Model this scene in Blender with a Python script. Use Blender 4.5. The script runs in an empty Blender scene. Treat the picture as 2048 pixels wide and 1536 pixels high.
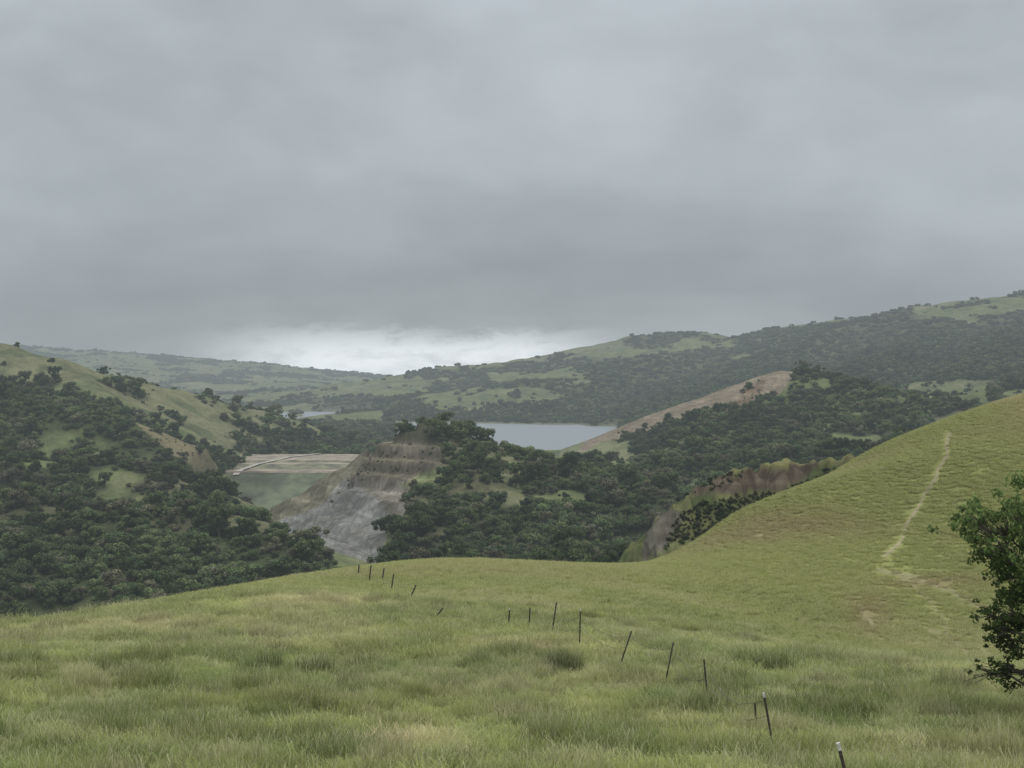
import bpy, math, random, bmesh
import numpy as np
from mathutils import Vector
random.seed(4); rng=np.random.default_rng(7)
scene=bpy.context.scene
F=2844.0   # survey units per unit tangent
H0=750.0; A0=1024.0
sm=lambda a,b,x: (lambda t:t*t*(3-2*t))(np.clip((x-a)/(b-a),0,1))
# ---------------------------------------------------------------- noise
def _h(ix,iy,seed):
    h=(ix.astype(np.int64)*374761393+iy.astype(np.int64)*668265263+seed*974634777)&0xffffffff
    h=((h^(h>>13))*1274126177)&0xffffffff
    h=h^(h>>16)
    return (h&0xffffff)/float(0xffffff)
def vn(x,y,seed=0):
    xi=np.floor(x); yi=np.floor(y); fx=x-xi; fy=y-yi
    fx=fx*fx*(3-2*fx); fy=fy*fy*(3-2*fy)
    a=_h(xi,yi,seed);b=_h(xi+1,yi,seed);c=_h(xi,yi+1,seed);d=_h(xi+1,yi+1,seed)
    return (a*(1-fx)+b*fx)*(1-fy)+(c*(1-fx)+d*fx)*fy
def fbm(x,y,seed=0,o=4):
    s=0;a=.5;t=0
    for i in range(o):
        s=s+a*vn(x,y,seed+i*17); t+=a; a*=.5; x,y=x*1.63-y*1.21+13.1,x*1.21+y*1.63+7.7
    return s/t
# ---------------------------------------------------------------- near knoll table
COLS=np.array([-900,-300,0,300,600,900,1240,1500,1780,2048,2700,3400.])
ROWS=[
(26,[1540]*12),
(40,[1400,1385,1382,1385,1390,1393,1398,1402,1410,1415,1420,1420]),
(55,[1330,1300,1296,1288,1285,1288,1305,1325,1345,1358,1360,1360]),
(75,[1340,1285,1263,1228,1212,1228,1255,1292,1325,1342,1345,1340]),
(92,[1380,1310,1272,1208,1182,1186,1215,1262,1312,1330,1325,1310]),
(112,[1480,1370,1310,1212,1160,1152,1175,1225,1272,1280,1260,1230]),
(135,[1600,1480,1400,1250,1152,1122,1142,1165,1180,1170,1130,1080]),
(160,[1750,1650,1550,1330,1175,1124,1128,1105,1085,1040,960,900]),
(200,[1900,1800,1700,1500,1320,1200,1165,1022,925,860,780,720]),
(240,[2000,1900,1850,1700,1500,1380,1280,1060,880,790,690,640]),
(280,[2100,2000,2000,1850,1700,1600,1480,1240,1000,820,690,640]),
(340,[2500,2500,2500,2500,2400,2300,2100,1700,1300,1000,760,700]),
(420,[2500,2500,2500,2500,2400,2300,2100,1900,1700,1400,1000,900]),
]
RD=[-60,0,12]+[r[0] for r in ROWS]
RZ=[np.full(12,1.0),np.full(12,-1.65),np.full(12,-4.2)]+[(H0-np.array(r[1],float))/F*r[0] for r in ROWS]
RZ=np.array(RZ); RDa=np.array(RD,float)
def slopes(X,Y):
    d=np.diff(Y,axis=0)/np.diff(X)[:,None]
    m=np.zeros_like(Y); m[0]=d[0]; m[-1]=d[-1]
    a=d[:-1];b=d[1:]
    m[1:-1]=np.where(a*b>0,2*a*b/(a+b+1e-12),0)
    return m
def herm(X,Y,M,x,take):
    i=np.clip(np.searchsorted(X,x)-1,0,len(X)-2)
    h=X[i+1]-X[i]; t=np.clip((x-X[i])/h,0,1)
    y0,y1,m0,m1=take(Y,i),take(Y,i+1),take(M,i),take(M,i+1)
    return (2*t**3-3*t**2+1)*y0+(t**3-2*t**2+t)*h*m0+(-2*t**3+3*t**2)*y1+(t**3-t**2)*h*m1
PXD=np.linspace(-900,3400,860)
RZT=RZ.T.copy(); MT=slopes(COLS,RZT)
dense=np.array([herm(COLS,RZT[:,k:k+1],MT[:,k:k+1],PXD,lambda Y,i:Y[i,0]) for k in range(len(RD))])
ker=np.exp(-np.linspace(-2,2,41)**2); ker/=ker.sum()
dense=np.array([np.convolve(np.pad(r,20,mode='edge'),ker,'valid') for r in dense])
MD=slopes(RDa,dense)
def zA(x,y):
    yy=np.maximum(y,14.0)
    px=np.clip(x/yy*F+A0,-899,3399)
    f=(px-PXD[0])/(PXD[1]-PXD[0]); i0=np.clip(f.astype(int),0,858); w=f-i0
    def take(Y,i): return Y[i,i0]*(1-w)+Y[i,i0+1]*w
    z=herm(RDa,dense,MD,np.clip(y,-60,419),take)
    fd=1-.9*sm(85,130,y)
    z=z+(fbm(x/9,y/9,3,3)-.5)*.6*fd+(fbm(x/1.9,y/1.9,5,3)-.5)*.34*sm(5,20,y)*fd+ (fbm(x/34,y/34,9,2)-.5)*1.6*sm(60,120,y)
    return z
# ---------------------------------------------------------------- ridges (azimuth, elevation, distance)
RG=[]
def ridge(pts,s,r=40): 
    P=np.array([[(a-A0)/F*d,d,(H0-e)/F*d] for a,e,d in pts]); RG.append((P,s,r))
ridge([(-900,640,6500),(-300,665,6500),(0,690,6500),(60,695,6500),(150,699,6500),(250,707,6500),(330,719,6500),(400,730,6500),(500,740,6500),(560,744,6500),(640,751,6400),(700,755,6400),(760,754,6400),(830,759,6400),(950,760,6400)],.10,160)
ridge([(-500,715,5200),(0,722,5200),(200,741,5100),(350,752,5000),(450,763,5000),(560,764,5000),(700,771,5000),(820,772,5000)],.15,80)
ridge([(100,770,4200),(300,772,4200),(400,790,4100),(520,780,4100),(640,790,4000),(760,780,4100),(850,782,4300)],.15,60)
ridge([(420,752,5600),(470,785,4600),(500,800,3900)],.16,40)
ridge([(650,755,5800),(600,778,4600),(560,798,3700)],.16,40)
ridge([(250,800,3400),(450,801,3300),(560,807,3250),(640,816,3220),(720,815,3250),(790,812,3350)],.11,60)
ridge([(780,780,6000),(870,769,5500),(990,752,5000),(1110,730,4500),(1180,710,4200),(1240,692,4000)],.14,60)
ridge([(1240,692,4000),(1290,668,3900),(1390,660,3850),(1430,672,3800),(1480,688,3750)],.24,30)
ridge([(1480,684,3750),(1510,668,3700),(1570,670,3700),(1680,639,3600),(1760,630,3500),(1860,615,3400),(1930,607,3400),(2048,590,3300),(2400,560,3200),(3000,540,3200)],.22,60)
ridge([(745,850,2560),(800,818,2620),(870,803,2650),(960,796,2700),(1050,788,2750),(1150,765,2850),(1250,736,3000),(1330,708,3200)],.14,30)
ridge([(1440,690,3500),(1300,765,2900),(1180,815,2500),(1110,848,2300)],.26,40)
ridge([(1560,690,3500),(1450,735,2900),(1340,790,2500)],.26,40)
ridge([(1700,650,3300),(1600,700,2800),(1480,760,2400),(1380,810,2100)],.28,40)
ridge([(1900,630,3100),(1850,690,2500),(1750,735,2100),(1640,785,1850)],.28,40)
ridge([(2100,640,2700),(2048,690,2200),(1950,745,1900),(1830,790,1650)],.28,40)
ridge([(2700,600,2200),(2300,700,1800),(2100,770,1500),(1950,793,1350),(1800,790,1350)],.22,40)
ridge([(1150,905,1520),(1230,868,1480),(1300,836,1450),(1400,794,1420),(1480,768,1400),(1560,740,1380),(1600,742,1350),(1650,754,1300),(1720,773,1250),(1780,796,1200),(1860,815,1200),(1960,822,1150),(2100,812,1100),(2800,780,1100)],.42,12)
ridge([(1560,760,1360),(1500,850,1150),(1450,910,1000)],.4,30)
ridge([(1720,790,1250),(1680,860,1050),(1600,930,900)],.4,30)
ridge([(930,888,1400),(1050,900,1450),(1170,903,1450),(1250,909,1350),(1330,918,1250)],.12,30)
ridge([(650,1055,845),(695,1015,870),(728,985,892),(752,948,900),(782,904,898),(812,868,888),(850,846,870),(895,858,862),(945,890,850),(1000,912,840),(1080,930,830),(1150,950,820),(1250,970,790),(1340,1000,720)],.62,8)
ridge([(935,890,850),(930,960,760),(900,1040,690)],.45,20)
ridge([(1080,930,830),(1090,1000,740),(1080,1060,660)],.42,20)
ridge([(1250,930,1000),(1300,940,950),(1400,940,900),(1560,930,850),(1800,900,800)],.3,30)
ridge([(-900,560,1300),(-300,640,1300),(0,690,1300),(100,716,1290),(200,748,1300),(330,778,1350),(420,800,1420),(500,818,1480),(560,832,1520),(620,858,1530),(700,884,1500),(790,896,1500)],.56,24)
ridge([(100,718,1290),(150,780,1180)],.5,24)
ridge([(-700,640,1050),(-300,720,1050),(0,790,1050),(100,815,1040),(200,838,1030),(290,856,1020),(380,893,1030),(440,924,1060),(470,946,1095)],.62,16)
ridge([(-900,820,720),(-300,930,740),(0,1005,720),(150,1020,700),(300,1035,680),(450,1035,670),(530,1055,650),(600,1092,630),(660,1138,600),(715,1180,560)],.42,20)
ridge([(0,900,880),(150,925,870),(300,960,850),(380,985,820)],.42,20)
ridge([(0,1010,720),(60,1120,620),(100,1200,560)],.4,20)
ridge([(300,1035,680),(320,1120,600),(330,1190,540)],.4,20)
ridge([(810,1150,560),(900,1120,580),(1000,1133,560),(1100,1130,540),(1200,1137,500),(1290,1130,460)],.42,15)
ridge([(1312,1100,325),(1325,1058,328),(1358,1005,335),(1420,958,340),(1500,932,345),(1600,917,345),(1680,912,340),(1720,917,335),(1850,935,330)],1.1,3)
# ---------------------------------------------------------------- grid
def seg(a,b,n): return list(np.linspace(a,b,n,endpoint=False))
rowsY=np.array(seg(-28,20,40)+seg(20,60,110)+seg(60,270,230)+seg(270,500,170)+seg(500,1500,400)+seg(1500,3600,190)+seg(3600,8200,150)+seg(8200,12000,12)+[12000.])
NC=1001; UP=np.linspace(-.62,.62,NC); NR=len(rowsY)
X=(rowsY[:,None]+30)*UP[None,:]; Y=np.repeat(rowsY[:,None],NC,1)
Z=np.full(X.shape,-999.0)
nearrow=rowsY<421
Z[nearrow]=zA(X[nearrow],Y[nearrow])
far=rowsY>255
xf=X[far];yf=Y[far]
wa=np.where(yf<1000,.004,.007)
wx=xf+(fbm(xf/130,yf/130,21,3)-.5)*2*np.minimum(wa*yf,14)
wy=yf+(fbm(xf/130,yf/130,31,3)-.5)*2*np.minimum(wa*2*yf,30)
zf=-160+(sm(1140,1260,yf))*62+(fbm(xf/90,yf/90,41,3)-.5)*10
for P,s,r in RG:
    hb=np.full(xf.shape,-9999.0)
    for a,b in zip(P[:-1],P[1:]):
        d=b-a; L=d[0]**2+d[1]**2
        t=np.clip(((wx-a[0])*d[0]+(wy-a[1])*d[1])/L,0,1)
        q=(wx-a[0]-t*d[0])**2+(wy-a[1]-t*d[1])**2
        dd=np.sqrt(q+r*r)-r
        np.maximum(hb,a[2]+t*d[2]-s*dd,out=hb)
    k=6.0
    m=np.maximum(zf,hb); zf=m+k*np.exp(-np.abs(zf-hb)/k)*.2
PXf=xf/yf*F+A0
g=fbm(xf/60,yf/60,51,4); g2=np.abs(fbm(xf/160,yf/160,61,4)-.5)*2
fz=sm(380,700,yf)
ga=np.where((yf<1120)&((PXf<480)|(PXf>900)),14,7)*np.where((yf>700)&(yf<960)&(PXf>540)&(PXf<900),.25,1)
zf+=((g-.5)*ga*np.where((yf>1200)&(zf<-70),.3,1)+(g2-.35)*17*sm(1800,2600,yf)*sm(-78,-50,zf))*fz
PYf=H0-zf/yf*F
def pip(px,py,poly):
    ins=np.zeros(px.shape,bool); n=len(poly)
    for i in range(n):
        x1,y1=poly[i];x2,y2=poly[(i+1)%n]
        if y1==y2: continue
        c=((y1>py)!=(y2>py))&(px<(x2-x1)*(py-y1)/(y2-y1)+x1); ins^=c
    return ins
terr=pip(PXf,PYf,[(690,985),(720,930),(760,860),(800,836),(870,862),(890,930),(880,965),(820,1000)])&(yf>700)&(yf<930)
st=8.0; q=(zf+2)/st; fr=q-np.floor(q); zt=(np.floor(q)+sm(.55,.95,fr))*st-2
zf=np.where(terr,np.minimum(zf+1,zf*.05+zt*.95),zf)
slab=(yf>690)&(yf<930)&(PXf>520)&(PXf<830)&~terr
sb=xf*.93+yf*.36
zf=np.where(slab,zf+np.abs((sb/26)-np.floor(sb/26)-.5)*7-2+(vn(xf/9,yf/9,73)-.5)*1.2,zf)
outc=(yf>285)&(yf<400)&(PXf>1230)&(PXf<1800)
o1=(np.abs(fbm(xf/8,yf/8,81,5)-.5)-.2)*8; o2=(vn(xf/1.9,yf/3,84)-.5)*2.6
zf=np.where(outc,zf+(o1+o2)*sm(0,6,np.maximum(-zf-16,0)),zf)
PYw=H0+80./yf*F; jl=(fbm(xf/60,yf/60,77,4)-.5)
flat_=(PXf<790)&(yf>1290)&(yf<2570); zf=np.where(flat_,np.maximum(zf,-77.2+jl*2),zf)
lakeP=[(800,851),(930,851),(1235,852),(1250,862),(1215,880),(1180,893),(1100,892),(1000,890),(800,895)]
slv=[(600,823),(690,824),(745,827),(748,836),(650,836),(600,836)]
lk=(pip(PXf+jl*30,PYw+jl*3,lakeP)|pip(PXf+jl*20,PYw+jl*3,slv))&(yf>1480)&(yf<3300)
zf=np.where(lk,np.minimum(zf,-83),zf)
prof=[(930,-152,0),(1000,-124,0),(1003,-124,2),(1006,-123.9,0),(1060,-102,0),(1063,-102,2),(1067,-101.8,0),(1120,-77,0),(1121,-76,1),(1134,-76,1),(1137,-75.5,1),(1158,-72.6,2),(1170,-72.2,1),(1176,-70.5,2),(1196,-68.8,1),(1240,-69,1),(1300,-96,1)]
dz_=np.interp(yf,[p[0] for p in prof],[p[1] for p in prof])-2.5
e_=np.minimum(sm(-228,-214,xf),sm(-92,-104,xf))*((yf>925)*sm(1275,1215,yf))
zf=np.where(zf>dz_,zf*(1-e_)+dz_*e_,zf)
zfar=np.full(X.shape,-999.0); zfar[far]=zf
Z=np.maximum(Z,zfar)
def sample(x,y,G=None):
    G=Z if G is None else G
    x=np.asarray(x,float);y=np.asarray(y,float)
    ci=np.clip((x/(y+30)+.62)/1.24*(NC-1),0,NC-1.001); ri=np.clip(np.interp(y,rowsY,np.arange(NR)),0,NR-1.001)
    c=ci.astype(int);r=ri.astype(int);a=ci-c;b=ri-r
    if G.ndim==3: a=a[...,None];b=b[...,None]
    return (G[r,c]*(1-a)+G[r,c+1]*a)*(1-b)+(G[r+1,c]*(1-a)+G[r+1,c+1]*a)*b
def pick(px,py,lo=18,hi=7000):
    y=np.exp(np.linspace(math.log(lo),math.log(hi),6000)); x=(px-A0)/F*y
    z=sample(x,y); e=H0-z/y*F
    i=np.argmax(e<=py)
    if e[i]>py: i=int(np.argmin(e))
    return float(x[i]),float(y[i]),float(z[i])
VU=np.linspace(-.48,.48,800); vy=np.maximum(rowsY,1)
VX=vy[:,None]*VU[None,:]; VE=sample(VX,np.repeat(vy[:,None],800,1))/vy[:,None]; VE[rowsY<20]=-9
VM=np.maximum.accumulate(VE,axis=0)
def vis(x,y):
    c=np.clip((x/y+.48)/.96*799,0,799).astype(int); r=np.clip(np.interp(y,rowsY,np.arange(NR)),0,NR-1).astype(int); return VM[r,c]
# ---------------------------------------------------------------- cover
ys=np.maximum(Y,12); PX=X/ys*F+A0; PY=H0-Z/ys*F
jx=(fbm(X/(ys*.02),Y/(ys*.04),91,4)-.5)*36; jy=(fbm(X/(ys*.02),Y/(ys*.04),95,4)-.5)*24
PXj=PX+jx; PYj=PY+jy
C=np.zeros(X.shape+(3,)); rock=np.zeros(X.shape); 
def lerp(A,B,m): return A*(1-m[...,None])+np.array(B)*m[...,None]
C[:]=[.108,.122,.054]
n1=fbm(X/25,Y/25,101,4); n2=fbm(X/140,Y/140,103,4)
C=lerp(C,[.132,.130,.072],sm(.42,.62,n2)); C=lerp(C,[.065,.08,.04],sm(.48,.7,n1)*.7)
nr=Y<300
nA=fbm(X/3.2,Y/3.2,105,5); nB=fbm(X/11,Y/11,107,5); nC=fbm(X/.9,Y/.9,109,4)
farh=sm(95,140,Y)
N=np.zeros(X.shape+(3,)); N[:]=[.275,.298,.106]
N=lerp(N,[.175,.220,.078],sm(.46,.62,nA)*.75*sm(110,50,Y))
N=lerp(N,[.36,.345,.175],sm(.50,.68,nB)*(.55-.42*farh))
N=lerp(N,[.20,.235,.085],sm(.48,.32,nB)*(.45-.2*farh))
N=lerp(N,[.275,.280,.108],farh*.6)
N=lerp(N,[.32,.285,.15],sm(.46,.70,fbm(X/30,Y/30,111,4))*farh*.6)
N=lerp(N,[.46,.42,.26],sm(.58,.74,nC)*(1-farh)*.5)
def blob(px,py,rx,ry,col,a):
    global N
    d=((PX-px+jx*.9)/rx)**2+((PY-py+jy*.7)/ry)**2
    N=lerp(N,col,np.exp(-d*1.2)*a*(Y<300))
CL=[(230,1340,34,12),(810,1300,34,10),(1000,1410,44,16),(1100,1345,30,12),(760,1350,30,12),(1255,1355,24,14),(1120,1480,48,22),(1260,1505,44,20),(30,1335,34,10),(450,1290,34,7),(620,1400,34,10),(160,1450,50,14),(400,1490,60,16),(960,1340,34,10),(1430,1440,40,18),(1650,1450,50,16),(1900,1480,60,22),(1330,1420,34,14),(700,1480,34,12),(520,1350,34,10),(900,1380,26,10),(1560,1330,50,10)]
clump=np.zeros(X.shape)
for a,b,rx,ry in CL:
    blob(a,b,rx,ry,[.125,.172,.058],.7)
    clump=np.maximum(clump,np.exp(-(((PX-a+jx*.9)/rx)**2+((PY-b+jy*.7)/ry)**2)*1.2)*(Y<70)*(.4+.9*(nC>.5)))
straw=np.zeros(X.shape)
for a,b,rx,ry,k,c in [(815,1500,60,20,1,0),(1015,1296,55,9,.9,0),(640,1205,120,8,.4,0),(1600,1050,120,26,.6,1),(1500,1075,60,14,.5,1),(1735,1225,45,38,.7,1),(1870,1165,110,12,.7,1),(2000,800,70,12,.6,2),(300,1255,150,7,.3,0)]:
    blob(a,b,rx,ry,[[.62,.52,.32],[.27,.205,.12],[.36,.31,.17]][c],k)
    if k>.85: straw=np.maximum(straw,np.exp(-(((PX-a+jx*.9)/rx)**2+((PY-b+jy*.7)/ry)**2)*1.6)*(Y<80))
def stroke(px,py,pts,w):
    d=np.full(px.shape,1e9)
    for (x1,y1),(x2,y2) in zip(pts[:-1],pts[1:]):
        L=(x2-x1)**2+(y2-y1)**2; t=np.clip(((px-x1)*(x2-x1)+(py-y1)*(y2-y1))/L,0,1)
        d=np.minimum(d,np.hypot(px-x1-t*(x2-x1),py-y1-t*(y2-y1)))
    return sm(w,w*.4,d)
trail=np.zeros(X.shape); trailw=np.zeros(X.shape)
for pts,w,k in [([(1900,868),(1893,890),(1897,910),(1878,938),(1872,958),(1848,990),(1836,1015),(1812,1048),(1805,1080),(1770,1112)],4.2,1),([(1760,1140),(1830,1155),(1900,1180),(1965,1215),(2048,1250)],7,.55),([(1790,1145),(1850,1190),(1890,1240),(1900,1290)],6,.5),([(1690,1190),(1740,1240),(1770,1290)],6,.4),([(1480,1085),(1560,1060),(1640,1055)],5,.25),([(1860,1260),(1900,1275),(1940,1310)],6,.5)]:
    trail=np.maximum(trail,stroke(PX+jx*.15,PY+jy*.15,pts,w)*k*(nr&(Y>90)))
    trailw=np.maximum(trailw,stroke(PX+jx*.15,PY+jy*.15,pts,w*3.0)*k*(nr&(Y>90)))
N=N*(1-.08*sm(150,60,Y))[...,None]
Ntint=lerp(N,[.27,.21,.13],trail*.7)
Cgrass=N*.60
Cgrass=lerp(Cgrass,N*.68,trailw)
Cgrass=lerp(Cgrass,[.235,.205,.135],trail*.85)
C=np.where(nr[...,None],Cgrass,C)
dens=np.zeros(X.shape)
dens[Y>400]=1.0
ncl=fbm(X/40,Y/52,121,5)
mid=(Y>400)&(Y<1120)
dens=np.where(mid,.10+.90*sm(.27,.42,ncl),dens)
Lb=np.interp(PX,[-600,0,100,200,290,400,480],[640,775,800,828,850,895,948])
lefthill=(Y>930)&(Y<1620)&(PX<640)&(PYj<Lb+ np.where(PX>480,900,0))
nb=fbm(X/40,Y/52,123,5)
upl=PYj-(700+.24*np.clip(PX,-300,640))
dens=np.where(lefthill,.02+.98*sm(.575-.0008*upl,.615-.0008*upl,nb),dens)
dens=np.where(lefthill&(PX<260)&(PYj<735+.24*PX),.02,dens)
rh=(Y>=1120)&(Y<1700)&(PX>=640); dens=np.where(rh,.10+.90*sm(.31,.42,ncl),dens)
nd=fbm(X/120,Y/170,127,5)
fr_=(Y>=1700)&(PX>720); 
crest=np.interp(PX,[720,870,990,1110,1180,1290,1390,1480,1680,2048,2600],[800,775,752,730,708,668,660,676,640,600,560])
dd_=np.maximum(PY-crest,0)
dens=np.where(fr_,.04+.96*sm(.52-.0040*dd_,.57-.0040*dd_,nd),dens)
fl=(Y>=1620)&(PX<=760); dens=np.where(fl,sm(.54,.58,nd)*.9+.03,dens)
dens=np.where((Y>1300)&(Y<1620)&(PX>440)&(PX<800),sm(.28,.34,ncl),dens)
cr8=np.interp(PX,[200,330,420,500,560,640],[748,778,800,818,832,862])
dens=np.where((Y>1180)&(Y<1620)&(PX>180)&(PX<640)&(PYj<cr8+30),.06+.7*sm(.52,.58,nb),dens)
dens=np.where((Y>1620)&(Y<2250)&(PX>500)&(PX<800),.8,dens)
dens=np.where((Y>2250)&(Y<2600)&(PX>560)&(PX<770),.0,dens)
def clear(poly,lo,hi,v=0.0,col=None,rk=None):
    global dens,C,rock
    m=pip(PXj,PYj,poly)&(Y>lo)&(Y<hi)
    if v is not None: dens=np.where(m,v,dens)
    if col is not None: C=np.where(m[...,None],np.array(col),C)
    if rk is not None: rock=np.where(m,rk,rock)
clear([(1790,765),(1990,765),(1985,812),(1790,800)],1000,2000,.05)
clear([(1640,872),(1760,868),(1780,908),(1640,908)],700,1500)
clear([(1110,880),(1270,878),(1290,925),(1160,930),(1110,915)],900,1560,0,[.14,.145,.078])
clear([(1000,880),(1300,880),(1300,915),(1000,912)],1300,1600,0)
clear([(900,860),(1100,860),(1100,930),(900,930)],1250,1620,0)
clear([(1500,800),(1540,760),(1580,800),(1560,850),(1480,850)],1000,1400,.5)
TAN=[.182,.150,.108]
clear([(1150,905),(1170,880),(1300,815),(1480,750),(1570,715),(1592,740),(1560,790),(1450,828),(1350,850),(1240,874),(1180,900)],1200,1520,0,TAN,.7)
clear([(1480,785),(1540,760),(1515,820),(1440,840)],1150,1420,.1,[.15,.11,.075],.7)
clear([(275,843),(330,850),(400,885),(485,930),(478,965),(410,955),(345,910)],950,1120,.03,[.14,.122,.072],.3)
dens=np.where((Y>925)&(Y<1250)&(X>-224)&(X<-95),0,dens)
Lv=np.interp(PX,[465,500,540,600,640,690,760],[965,1000,1012,1045,1060,1110,1130])
dens=np.where((Y>430)&(Y<930)&(PX>465)&(PX<770)&(PY-8.5*F/ys<Lv),0,dens)
clear([(520,1010),(690,925),(740,870),(800,840),(880,890),(900,940),(880,965),(830,975),(800,1040),(775,1060),(755,1150),(560,1100)],700,960,0,[.118,.108,.075],1)
clear([(700,945),(760,880),(800,850),(845,868),(885,905),(885,950),(800,965),(690,965)],700,960,.02,[.108,.093,.068],1)
clear([(700,950),(830,955),(810,1040),(770,1050),(700,990)],700,960,0,[.138,.124,.100],1)
clear([(540,1050),(640,1000),(690,955),(745,985),(800,1040),(775,1060),(770,1150),(640,1150)],620,960,0,[.150,.146,.134],1)
clear([(805,872),(830,820),(900,845),(900,890),(855,885)],760,960,.8,[.09,.09,.05],.3)
clear([(880,935),(900,940),(870,975),(800,970)],700,960,0,[.13,.14,.068])
oc=(Y>=290)&(Y<420)
C=np.where(oc[...,None],lerp(np.broadcast_to(np.array([.065,.078,.032]),C.shape),[.11,.112,.05],sm(.4,.65,fbm(X/5,Y/5,131,4))),C)
rock=np.where(oc,.35,rock); dens=np.where(oc,.0,dens)
clear([(1390,965),(1510,936),(1640,926),(1610,955),(1560,985),(1440,990),(1370,1000)],285,420,0,[.080,.064,.046],1)
clear([(1290,1130),(1305,1050),(1340,1020),(1360,1040),(1335,1100)],285,420,0,[.088,.080,.062],1)
clear([(1440,935),(1520,912),(1600,894),(1730,890),(1730,932),(1640,926),(1520,938)],285,420,0,[.135,.13,.058],.0)
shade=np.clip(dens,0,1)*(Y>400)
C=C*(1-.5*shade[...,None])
shore=(Y>1480)&(Z<-78.3); C=np.where(shore[...,None],np.array([.13,.125,.09]),C); dens=np.where((Z<-78.4)&(Y>1250),0,dens)
C=np.clip(C,0,1)
# ---------------------------------------------------------------- materials helpers
def mat(name):
    m=bpy.data.materials.new(name); m.use_nodes=True; nt=m.node_tree; nt.nodes.clear()
    return m,nt
class NB:
    def __init__(s,nt): s.nt=nt
    def n(s,t,**k):
        x=s.nt.nodes.new(t)
        for a,b in k.items():
            if a.startswith('i_'):
                key=a[2:]; key=int(key) if key.isdigit() else key.replace('_',' ')
                if isinstance(b,bpy.types.NodeSocket): s.nt.links.new(b,x.inputs[key])
                else: x.inputs[key].default_value=b
            else: setattr(x,a,b)
        return x
    def m(s,op,a,b=0.0,c=0.0,clamp=False):
        x=s.nt.nodes.new('ShaderNodeMath'); x.operation=op; x.use_clamp=clamp
        for i,v in enumerate((a,b,c)):
            if isinstance(v,bpy.types.NodeSocket): s.nt.links.new(v,x.inputs[i])
            else: x.inputs[i].default_value=v
        return x.outputs[0]
    def mr(s,v,a,b,c=0.,d=1.):
        x=s.n('ShaderNodeMapRange'); x.interpolation_type='SMOOTHSTEP'
        s.nt.links.new(v,x.inputs[0])
        for i,w in enumerate((a,b,c,d)): x.inputs[i+1].default_value=w
        return x.outputs[0]
    def mix(s,f,a,b,bt='MIX'):
        x=s.nt.nodes.new('ShaderNodeMix'); x.data_type='RGBA'; x.blend_type=bt
        for k,v in ((0,f),(6,a),(7,b)):
            if isinstance(v,bpy.types.NodeSocket): s.nt.links.new(v,x.inputs[k])
            else:
                x.inputs[k].default_value=v if k==0 else (*v,1)
        return x.outputs[2]
    def noise(s,vec,scale,detail=4,rough=.55,dist=0):
        x=s.n('ShaderNodeTexNoise'); x.inputs['Scale'].default_value=scale; x.inputs['Detail'].default_value=detail
        x.inputs['Roughness'].default_value=rough; x.inputs['Distortion'].default_value=dist
        if vec is not None: s.nt.links.new(vec,x.inputs['Vector'])
        return x.outputs[0]
    def grey(s,v):
        x=s.n('ShaderNodeCombineColor')
        for i in range(3): s.nt.links.new(v,x.inputs[i])
        return x.outputs[0]
def finish(nb,bsdf):
    o=nb.n('ShaderNodeOutputMaterial'); nb.nt.links.new(bsdf,o.inputs[0])
# ground
MG,nt=mat('ground_cover'); nb=NB(nt)
pos=nb.n('ShaderNodeNewGeometry').outputs['Position']
cov=nb.n('ShaderNodeAttribute',attribute_name='cover').outputs['Color']
rk=nb.n('ShaderNodeAttribute',attribute_name='rock').outputs['Fac']
na=nb.noise(pos,.9,6,.65); nb2=nb.noise(pos,.12,8,.7); nc=nb.noise(pos,.02,5,.6)
v=nb.m('ADD',nb.mr(na,.3,.7,.80,1.2),nb.mr(nb2,.3,.7,-.25,.25))
v=nb.m('ADD',v,nb.mr(nc,.35,.65,-.14,.14))
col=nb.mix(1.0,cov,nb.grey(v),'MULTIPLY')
mp=nb.n('ShaderNodeMapping'); nt.links.new(pos,mp.inputs[0]); mp.inputs['Scale'].default_value=(.13,.05,.035); mp.inputs['Rotation'].default_value=(0,.5,.2)
vc=nb.n('ShaderNodeTexVoronoi'); vc.inputs['Scale'].default_value=1.0; nt.links.new(mp.outputs[0],vc.inputs['Vector'])
vs=nb.n('ShaderNodeSeparateColor'); nt.links.new(vc.outputs['Color'],vs.inputs[0])
mp3=nb.n('ShaderNodeMapping'); nt.links.new(pos,mp3.inputs[0]); mp3.inputs['Scale'].default_value=(.5,.14,.08)
st1=nb.noise(mp3.outputs[0],1.0,6,.6,.1)
mp2=nb.n('ShaderNodeMapping'); nt.links.new(pos,mp2.inputs[0]); mp2.inputs['Scale'].default_value=(.04,.04,.10)
st2=nb.noise(mp2.outputs[0],1.0,5,.55,.1)
rr=nb.m('MULTIPLY',nb.mr(vs.outputs[0],0,1,.82,1.18),nb.mr(st2,.35,.65,.72,1.25))
rr=nb.m('MULTIPLY',rr,nb.mr(st1,.32,.68,.72,1.18))
pz=nb.n('ShaderNodeSeparateXYZ'); nt.links.new(pos,pz.inputs[0])
fz_=nb.m('FRACT',nb.m('DIVIDE',nb.m('ADD',nb.m('ADD',pz.outputs[2],2.0),nb.m('MULTIPLY',nb2,1.2)),8.0))
rr=nb.m('MULTIPLY',rr,nb.mr(nb.m('ABSOLUTE',nb.m('SUBTRACT',fz_,.12)),.02,.12,1.22,.95))
rc=nb.mix(1.0,cov,nb.grey(rr),'MULTIPLY')
rc=nb.mix(nb.mr(nb2,.50,.62,0,.5),rc,nb.mix(1.0,cov,(.68,.62,.50),'MULTIPLY'))
ve=nb.n('ShaderNodeTexVoronoi'); ve.feature='DISTANCE_TO_EDGE'; ve.inputs['Scale'].default_value=1.0; nt.links.new(mp.outputs[0],ve.inputs['Vector'])
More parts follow.
